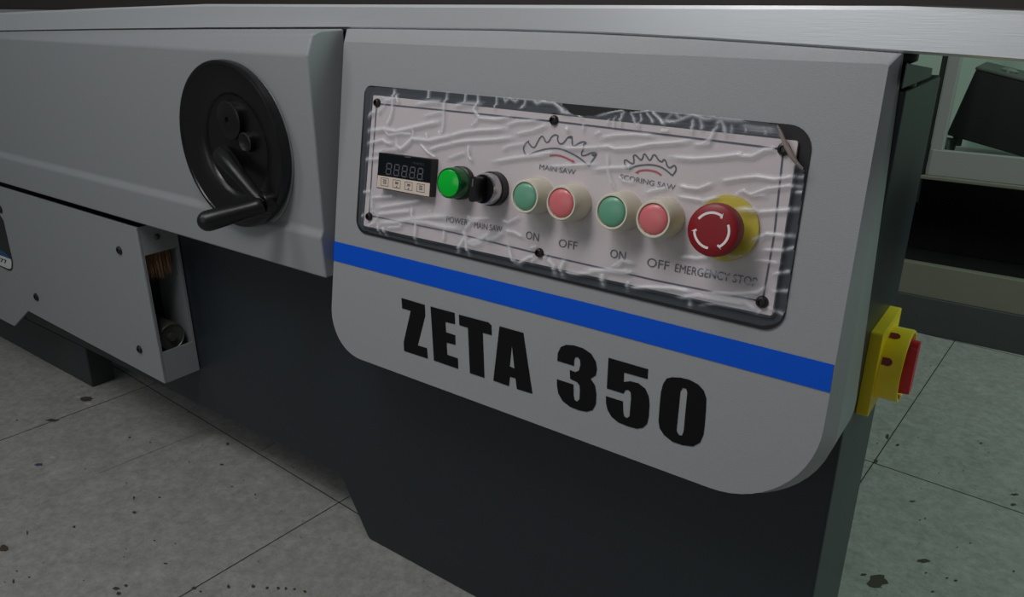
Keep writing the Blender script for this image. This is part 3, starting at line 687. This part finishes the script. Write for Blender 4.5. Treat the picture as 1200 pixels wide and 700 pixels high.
# choose the radius so that the rim spans the photographed height
top = atY((265, 69.5), YW-hc*.5)
def proj(q):
    l = (np.array(q)-CAM) @ ROT; return 600+F_PX*l[0]/-l[2], 350-F_PX*l[1]/-l[2]
def circ(cx, cz, r, y):
    P = [proj((cx+r*math.cos(a), y, cz+r*math.sin(a))) for a in np.linspace(0, 2*math.pi, 90)]
    P = np.array(P); return P
best = None
g0_ = atY((281, 168), YW-.05)
for cx in np.arange(g0_[0]-.12, g0_[0]+.12, .01):
    for cz in np.arange(g0_[2]-.12, g0_[2]+.12, .01):
        pc = proj((cx, YW-.05, cz))
        if abs(pc[0]-281) > 10 or abs(pc[1]-166) > 14: continue
        for r in np.arange(.30, .60, .008):
            A = np.vstack([circ(cx, cz, r, YW-.005), circ(cx, cz, r, YW-.085)])
            er = abs(A[:, 0].min()-221)+abs(A[:, 0].max()-341.5)+abs(A[:, 1].min()-69)+abs(A[:, 1].max()-268)
            if best is None or er < best[0]: best = (er, cx, cz, r)
_, wx, wz, wr = best
c = W((wx, YW, wz)); R = wr*S; AX = (0, -1, 0)
bm = bmesh.new()
lathe(bm, c, AX, [(0, .0015), (R*.95, .0015), (R*.99, .004), (R, .008), (R, .0170), (R*.992, .0188), (R*.972, .0195), (R*.955, .0190), (R*.945, .0175), (R*.80, .0150), (R*.66, .0105), (R*.62, .0085), (R*.60, .0050), (0, .0045)], 96)
wheel = obj('handwheel', bm, M['blackrim'], saw, smooth=35, label='black dished handwheel with a crank grip')
bm = bmesh.new(); lathe(bm, c+Vector((-.002, 0, -.004)), AX, [(R*.90, .0002), (R*1.0, .0002), (R*1.012, .0012), (R*1.0, .0024), (R*.90, .0024)], 96)
obj('dial_ring', bm, M['cover'], wheel, smooth=35, label='thin grey ring behind the wheel')
hb_ = W(atY((267, 141), YW-.05)); hb_.y = c.y
bm = bmesh.new(); lathe(bm, hb_, AX, [(R*.23, .005), (R*.23, .012), (R*.20, .0135), (R*.04, .0135), (R*.035, .011), (0, .011)], 40)
obj('hub', bm, M['blackrim'], wheel, smooth=35)
hc_ = W(atY((287, 167), YW-.05)); hc_.y = c.y
bm = bmesh.new(); lathe(bm, hc_, AX, [(R*.12, .005), (R*.12, .0125), (R*.10, .0135), (R*.07, .0115), (0, .009)], 32)
obj('lock_knob', bm, M['black'], wheel, smooth=35)
# crank grip: from its pivot near the lower right rim out towards the viewer
yb_ = YW-.12
pg0 = W(atY((309, 241), YW-.13)); 
tip = W(hit((238, 260), np.array([0, 1., 0]), YW-.13-.30))
pg1 = W(atY((238, 260.5), YW-.13-.27))
dv = (pg1-pg0); 
bm = bmesh.new()
n = 10; r0 = .0112; r1 = .0130
pts = [pg0+dv*t for t in (0, .06, .12, .3, .6, .82, .92)]; rs = [r0*.8, r0*1.05, r0, r0*.98, r0*1.08, r1, r1]
L = dv.length
for k in range(1, 8):
    a = math.pi/2*k/7; pts.append(pg0+dv*.92+dv.normalized()*(r1*math.sin(a))); rs.append(max(r1*math.cos(a), .0003))
tube(bm, pts, rs, 28); obj('crank_grip', bm, M['black'], wheel, smooth=60, label='black rounded crank grip')
bm = bmesh.new()
a0 = W(atY((262, 183), YW-.045)); piv = W(atY((310, 238), YW-.11))
mid = (W(atY((269, 191), YW-.08)), W(atY((281, 206), YW-.10)), W(atY((297, 226), YW-.11)))
tube(bm, [a0, mid[0], mid[1], mid[2], piv+Vector((0.002, 0, -.002))], [.0145, .0125, .0095, .0080, .009], 20)
lathe(bm, piv+Vector((0, .012, 0)), AX, [(0, 0), (.0125, 0), (.0135, .004), (.0135, .014), (.012, .0165), (0, .017)], 28)
obj('crank_arm', bm, M['blackrim'], wheel, smooth=50)

# --- brush housing on the left (open at its right end)
YH = -.145
XH = float(atY((176.5, 360), YH)[0])
def zx(p): return float(atX(p, XH)[2])
ztop = zc((160, 267.5), YH); zb = float(atY((193, 450), YH)[2]); YR = YF-.008
tw = .02
notch = [atY(p, YH) for p in [(32.7, 364.6), (16.7, 382.5)]]
nb = [(float(q[0]), float(q[2])) for q in notch]
fb = [(XH, ztop), (XH, zb), nb[0], nb[1], (-9.5, nb[1][1]+.01), (-9.5, ztop)]
bm = bmesh.new()
flat(bm, [fb], lambda x, z: W((x, YH+tw, z)), lambda x, z: W((x, YH, z)))
hous = obj('brush_housing', bm, M['cover'], saw, smooth=20, bevel=.001)
zo1 = (zx((168, 302)), zx((205, 289))); zo2 = (zx((189, 415)), zx((225, 400))); zb2 = zx((233, 430))
bm = bmesh.new()
fs = lambda y, z: W((XH-.012, y, z)); ff = lambda y, z: W((XH, y, z))
y0_, y1_ = YH+tw, YR
flat(bm, [[(y0_, ztop), (y1_, ztop), (y1_, zb), (y0_, zb)], [(y0_+.005, sum(zo1)/2), (y1_-.018, sum(zo1)/2), (y1_-.018, sum(zo2)/2), (y0_+.005, sum(zo2)/2)]], fs, ff)
obj('end_plate', bm, M['cover'], hous, smooth=20)
bm = bmesh.new()
box(bm, W((XH-1.6, YR-.070, zb)), W((XH-.35, YR-.014, ztop)))
box(bm, W((XH-.6, y0_, zb+.02)), W((XH-.45, YR-.05, ztop-.02)))
box(bm, W((XH-1.6, y0_, zb)), W((XH-.012, YR-.012, zb+.02)))
box(bm, W((XH-1.6, y0_, ztop-.02)), W((XH-.012, YR-.012, ztop)))
obj('inner_casing', bm, M['black'], hous, smooth=0)
bm = bmesh.new(); box(bm, W((XH-1.6, YR-.012, zb)), W((XH-.012, YR, ztop))); obj('back_wall', bm, M['cover'], hous, smooth=0)
bm = bmesh.new(); rng = random.Random(5)
zbr = sum(zo1)/2
for i in range(900):
    x = XH-.03-rng.random()*.35; y = y0_+.015+rng.random()*(YR-y0_-.06)
    l = .18+.05*rng.random(); dx = rng.uniform(-.03, .03)
    a = W((x, y, zbr+.1)); b = W((x+dx, y+rng.uniform(-.02, .02), zbr-l)); w_ = Vector((.0006, .0006, 0))
    bm.faces.new([bm.verts.new(p) for p in (a-w_, a+w_, b)])
obj('brush', bm, M['bristle'], hous, smooth=0, label='brown bristle brush')
bm = bmesh.new(); rr_ = (YR-y0_-.05)/2*S
cr = W((XH-.09, (YR+y0_)/2-.01, sum(zo2)/2+.07))
lathe(bm, cr, (1, 0, 0), [(0, -.10), (rr_, -.10), (rr_, .006), (rr_*.9, .010), (rr_*.85, .008), (rr_*.3, .006), (rr_*.28, .012), (0, .012)], 40)
obj('roller', bm, M['steel'], hous, smooth=40, label='dull metal roller')
for p in [(140.3, 293.5), (43, 348.3), (164, 409.5), (0.5, 245)]:
    c_ = W(atY(p, YH)); bm = bmesh.new(); r = (.0075 if p[0] > 50 else .0085)
    lathe(bm, c_, AX, [(r, 0), (r, .0016), (r*.75, .0036), (r*.42, .0042), (r*.40, .0022), (0, .0022)], 24)
    obj('screw', bm, M['screw'], hous, smooth=40)
c_ = W(atX((183.5, 277.5), XH)); bm = bmesh.new()
lathe(bm, c_, (1, 0, 0), [(.005, 0), (.005, .0015), (.003, .0035), (0, .004)], 20); obj('screw', bm, M['steel'], hous, smooth=40, label='small metal screw on the housing end')
# sticker cut by the left edge of the picture
def stk(name, loop, m, k, label=None):
    bm = bmesh.new(); P = [atY(p, YH) for p in loop]; P = [(float(q[0]), float(q[2])) for q in P]
    flat(bm, [P], lambda x, z: W((x, YH-.002, z)), lambda x, z: W((x, YH-.002-.002*k, z)))
    obj(name, bm, m, hous, smooth=0, label=label)
SX = lambda *p: crop(0, 290, 20, p)
stk('sticker', [(-40, 215), (-2, 249), (4, 258), (11.5, 291), (15, 306)] + SX((305, 400), (300, 480), (285, 525), (250, 548), (200, 538), (0, 440)) + [(-40, 292)], M['stick'], 1, 'dark sticker with a blue wave')
stk('sticker_wave', SX((0, 65), (50, 65), (120, 110), (200, 190), (265, 250), (200, 250), (100, 205), (0, 175)) + [(-40, 278), (-40, 284)][::-1], M['stickb'], 2, 'blue wave')
stk('sticker_band', SX((0, 178), (100, 208), (200, 250), (255, 275), (275, 300), (285, 380), (280, 470), (255, 498), (215, 500), (0, 410)) + [(-40, 287), (-40, 278)], M['stickw'], 2, 'white band with black print')
me = text_mesh('00 277', .02); co = np.array([v.co[:] for v in me.vertices]); xm, XM, ym = co[:, 0].min(), co[:, 0].max(), co[:, 1].max()
pa, pb = atY((-12, 302), YH), atY((9.6, 309.2), YH); hz = float(atY((0, 302), YH)[2]-atY((0, 306), YH)[2])
for v in me.vertices:
    t = (v.co.x-xm)/(XM-xm); q = pa+(pb-pa)*t; v.co = W((q[0], YH-.0072, q[2]+v.co.y/ym*hz))
me.materials.append(M['ink']); add(bpy.data.objects.new('sticker_print', me), hous, label='black print 277')

# --- mains switch on the right side
XP = XR+.045
def rr3(px, x): return [atX(p, x) for p in px]
pf = rr3([(1033, 396), (1018, 487), (1045, 459), (1056.5, 368.5)], XP)
yy0 = float((pf[0][1]+pf[1][1])/2); zt_, zb_ = float(pf[0][2]), float(pf[1][2])
hs = (zt_-zb_)/2; zc_ = (zt_+zb_)/2; yc_ = yy0+hs
plate = rrect([(yy0, zt_), (yy0+2*hs, zt_), (yy0+2*hs, zb_), (yy0, zb_)], .02, 4)
bm = bmesh.new(); flat(bm, [plate], lambda y, z: W((XR, y, z)), lambda y, z: W((XP, y, z)))
sw = obj('mains_switch', bm, M['yel2'], saw, smooth=30, bevel=.001, label='yellow mains switch with red rotary handle')
cs = W((XP, yc_, zc_)); rs_ = hs*S*.83
bm = bmesh.new(); lathe(bm, cs, (1, 0, 0), [(rs_*1.0, -.0005), (rs_, .0185), (rs_*.98, .0200), (rs_*.92, .0200), (rs_*.90, .0185), (rs_*.90, .001)], 64)
obj('guard_ring', bm, M['yel2'], sw, smooth=40)
bm = bmesh.new(); lathe(bm, cs, (1, 0, 0), [(rs_*.86, .001), (rs_*.86, .010), (rs_*.82, .012), (0, .012)], 48)
g0 = rrect([(-rs_*.26, -rs_*.80), (rs_*.26, -rs_*.80), (rs_*.26, rs_*.80), (-rs_*.26, rs_*.80)], rs_*.2, 6)
flat(bm, [g0], lambda y, z: cs+Vector((.010, y, z)), lambda y, z: cs+Vector((.027, y*.9, z*.94)))
obj('rotary_handle', bm, M['red2'], sw, smooth=30, label='red rotary handle')
slot_m = mat('slot_red', (120, 30, 26), .5)
for ang in (157, 112):      # padlock slots showing in the ring
    bm = bmesh.new(); a = math.radians(ang); cy, cz_ = math.cos(a), math.sin(a)
    sl = [(.0015, -.0036), (.0075, -.0040), (.0100, -.0025), (.0110, 0), (.0100, .0025), (.0075, .0040), (.0015, .0036)]
    skin_loops(bm, [[cs + Vector((x, cy*(rs_+k)-cz_*t, cz_*(rs_+k)+cy*t)) for x, t in sl] for k in (-.001, .0004)])
    obj('lock_slot', bm, slot_m, sw, smooth=0, label='dark red lock slot')
# --- bracket between the cabinet top and the table, at the right
bm = bmesh.new()
xb = XR-.06
lathe(bm, W((xb-.02, .30, TOPZ)), (0, 0, 1), [(0, 0), (.020, 0), (.020, .006), (.011, .010), (.010, .016), (.018, .020), (.018, .026), (0, .026)], 24)
obj('support_bracket', bm, M['black'], saw, smooth=40)
bm = bmesh.new()
box(bm, W((-1.3, .34, TOPZ)), W((XR-.35, .80, .300)))
obj('guide_rail', bm, M['dark'], saw, smooth=0)

# ================================================================ sliding table (long aluminium beam, arched to match its lens-curved edges in the image)
bm = bmesh.new()
loops = []
for X, z1, z0 in T_SEC:
    loops.append([W((X, YT+.012, z0-.001)), W((X, YT, z0+.008)), W((X, YT, z1-.012)), W((X, YT+.010, z1)), W((X, YT+1.35, z1)), W((X, YT+1.35, z0)), W((X, YT+1.2, z0)), W((X, YT+.3, z0))])
skin_loops(bm, loops)
bm.normal_update()
for f in bm.faces:
    if abs(f.normal.z) > .8: f.material_index = 1
table = obj('sliding_table', bm, [M['alu'], M['alutop']], None, smooth=30, label='long brushed aluminium sliding table running across above the control console', cat='table')
bm = bmesh.new(); box(bm, W((-30, .95, .40)), W((9, 1.12, .66)))
obj('crosscut_fence', bm, M['alutop'], table, smooth=0, bevel=.002, label='dark grey fence standing along the table')

# ================================================================ display case in the background, right
bm = bmesh.new()
q0 = atZ((1075, 390)); YD = float(q0[1]); XD0 = float(atY((1089, 190), YD)[0]); XD1 = 9.0
zp = zc((1100, 352), YD); zbd = zc((1100, 309), YD-.25)
case = empty('display_case', W((XD0+1.5, YD+1, FLOOR)), label='pale display case with a dark open base on the far right, behind the saw', cat='display case')
XDl = XD0-2.6
def cpart(name, m, x0, x1, y0, y1, z0, z1, **k):
    bm = bmesh.new(); box(bm, W((x0, y0, z0)), W((x1, y1, z1))); obj_ = obj(name, bm, m, None, smooth=0, bevel=.002, **k)
    obj_.parent = case; obj_.matrix_parent_inverse = Matrix.Translation(-case.location); return obj_
cpart('plinth', M['plinth'], XDl, XD1, YD, YD+2.2, FLOOR, zp, label='dark grey plinth')
zq = zc((1100, 313), YD+.02)
cpart('base_board', M['board'], XDl, XD1, YD+.02, YD+.12, zp, zq, label='dull beige board')
zs1 = zc((1100, 207.5), YD-.02); zs0 = zc((1100, 212), YD-.02)
cpart('shelf_edge', M['board'], XDl, XD1, YD-.02, YD+2.1, zs0, zs1)
zl1 = zc((1100, 176.5), YD+.0); 
cpart('shelf_lip', M['lip'], XD0, XD1, YD+.02, YD+.10, zs1, zl1, label='white shelf lip')
cpart('shelf_floor', M['lip'], XD0, XD1, YD+.10, YD+2.1, zs1, zs1+.01)
cpart('back_panel', M['casew'], XDl, XD1, YD+2.1, YD+2.2, zp, 2.4, label='pale green back panel')
cpart('inner_back', M['devb'], XDl, XD1, YD+1.9, YD+2.0, zp, zs0, label='black inner back')
cpart('upright', M['lip'], XD0-.02, XD0+.09, YD+.03, YD+.2, zs1, 2.4, label='pale corner upright')
cpart('upright_seal', M['devb'], XD0-.07, XD0-.03, YD-.0, YD+.1, zs1-.3, 2.4, label='black seal strip')
cpart('side_panel', M['casew'], XDl-.1, XDl, YD, YD+2.2, zp, 2.4)
# tilted black unit on its shelf
YU = YD+.7
cor = [(1143.5, 82), (1109, 158), (1163, 183), (1255, 215), (1300, 130)]
P = [atY(p, YU) for p in cor]; P = [(float(a[0]), float(a[2])) for a in P]
bm = bmesh.new()
b0 = Vector((P[1][0], 0, P[1][1])); up = Vector((P[0][0], 0, P[0][1]))-b0
H_ = up.length; upn = up.normalized(); rt = Vector((upn.z, 0, -upn.x)); Wd = min(1.25, (P[1][1]-zs1-.03)/max(.05, abs(upn.x)))
def dv_(a, b, y): q = b0+rt*a+upn*b; return W((q.x, y, q.z))
skin_loops(bm, [[dv_(a, b, YU) for a, b in ((0, 0), (Wd, 0), (Wd, H_), (0, H_))], [dv_(a, b, YU+.9) for a, b in ((0, 0), (Wd, 0), (Wd, H_), (0, H_))]])
un = obj('equipment_case', bm, M['devb'], None, smooth=20, bevel=.003, label='black boxy unit tilted over on the shelf of the pale display case', cat='case')
bm = bmesh.new(); skin_loops(bm, [[dv_(a, b, YU+y) for a, y, b in ((-.01, -.01, H_), (Wd, -.01, H_), (Wd, .9, H_), (-.01, .9, H_))], [dv_(a, b, YU+y) for a, y, b in ((-.01, -.01, H_+.035), (Wd, -.01, H_+.035), (Wd, .9, H_+.035), (-.01, .9, H_+.035))]])
obj('grey_lid', bm, M['devt'], un, smooth=20, bevel=.003, label='grey lid')
bm = bmesh.new(); tube(bm, [dv_(.55, H_+.035, YU+.3), dv_(.55, H_+.10, YU+.32), dv_(.95, H_+.10, YU+.32), dv_(.95, H_+.035, YU+.3)], .010, 12)
obj('carry_handle', bm, M['devb'], un, smooth=50)
bm = bmesh.new(); lathe(bm, dv_(.28, H_+.035, YU+.3), upn, [(.02, 0), (.02, .004), (.012, .008), (0, .009)], 20)
obj('latch', bm, M['chrome'], un, smooth=50, label='small silver latch')
bm = bmesh.new(); tube(bm, [dv_(.10, -.015, YU+.2), dv_(.12, -.11, YU+.2)], .012, 12)
c_ = W(atY((1106, 170.5), YU+.1)); lathe(bm, c_, (.9, -.35, 0), [(0, -.02), (.020, -.02), (.022, 0), (.022, .02), (0, .02)], 24)
tube(bm, [c_, dv_(.10, -.06, YU+.2)], .008, 10)
obj('caster_foot', bm, M['devt'], un, smooth=50)

# ================================================================ light
def area(name, loc, target, size, power, color=(1, 1, 1), sy=None):
    l = bpy.data.lights.new(name, 'AREA'); l.size = size; l.energy = power; l.color = color
    if sy: l.shape = 'RECTANGLE'; l.size_y = sy
    o = bpy.data.objects.new(name, l); o.location = loc
    o.rotation_euler = (Vector(target)-Vector(loc)).to_track_quat('-Z', 'Y').to_euler(); col.objects.link(o)
area('ceiling_lamp', (.05, -.68, 1.75), (.35, -.1, .65), .30, 8.0, (1, .965, .965), .7)
area('front_fill_light', (-.15, -2.7, 1.2), (.3, 0, .9), 1.7, 4.6, (.98, .99, 1), .8)  # unseen soft panel added for frontal fill and a bright reflection in the table
area('ceiling_lamp', (2.1, 1.05, 2.1), (1.1, .3, .0), .5, 24, (.72, 1, .86), 1.0)
area('ceiling_lamp', (-1.2, -1.5, 2.3), (-.6, -.7, 0), .4, 9, (.96, 1, .98), 1.2)
w = bpy.data.worlds.new('room_light'); bpy.context.scene.world = w; w.use_nodes = True
w.node_tree.nodes['Background'].inputs[0].default_value = (.92, .97, 1, 1); w.node_tree.nodes['Background'].inputs[1].default_value = .085

# ================================================================ camera
cd = bpy.data.cameras.new('camera'); cam = bpy.data.objects.new('camera', cd); col.objects.link(cam)
m4 = Matrix([[*map(float, ROT[i]), 0] for i in range(3)]+[[0, 0, 0, 1]]); m4.translation = W(CAM)
cam.matrix_world = m4; cd.sensor_width = 36; cd.lens = F_PX/1200*36; cd.clip_start = .02
sc0 = bpy.context.scene; sc0.camera = cam
sc0.view_settings.view_transform = 'Standard'; sc0.view_settings.look = 'None'; sc0.view_settings.exposure = 0; sc0.view_settings.gamma = 1
sc0.view_settings.use_curve_mapping = False
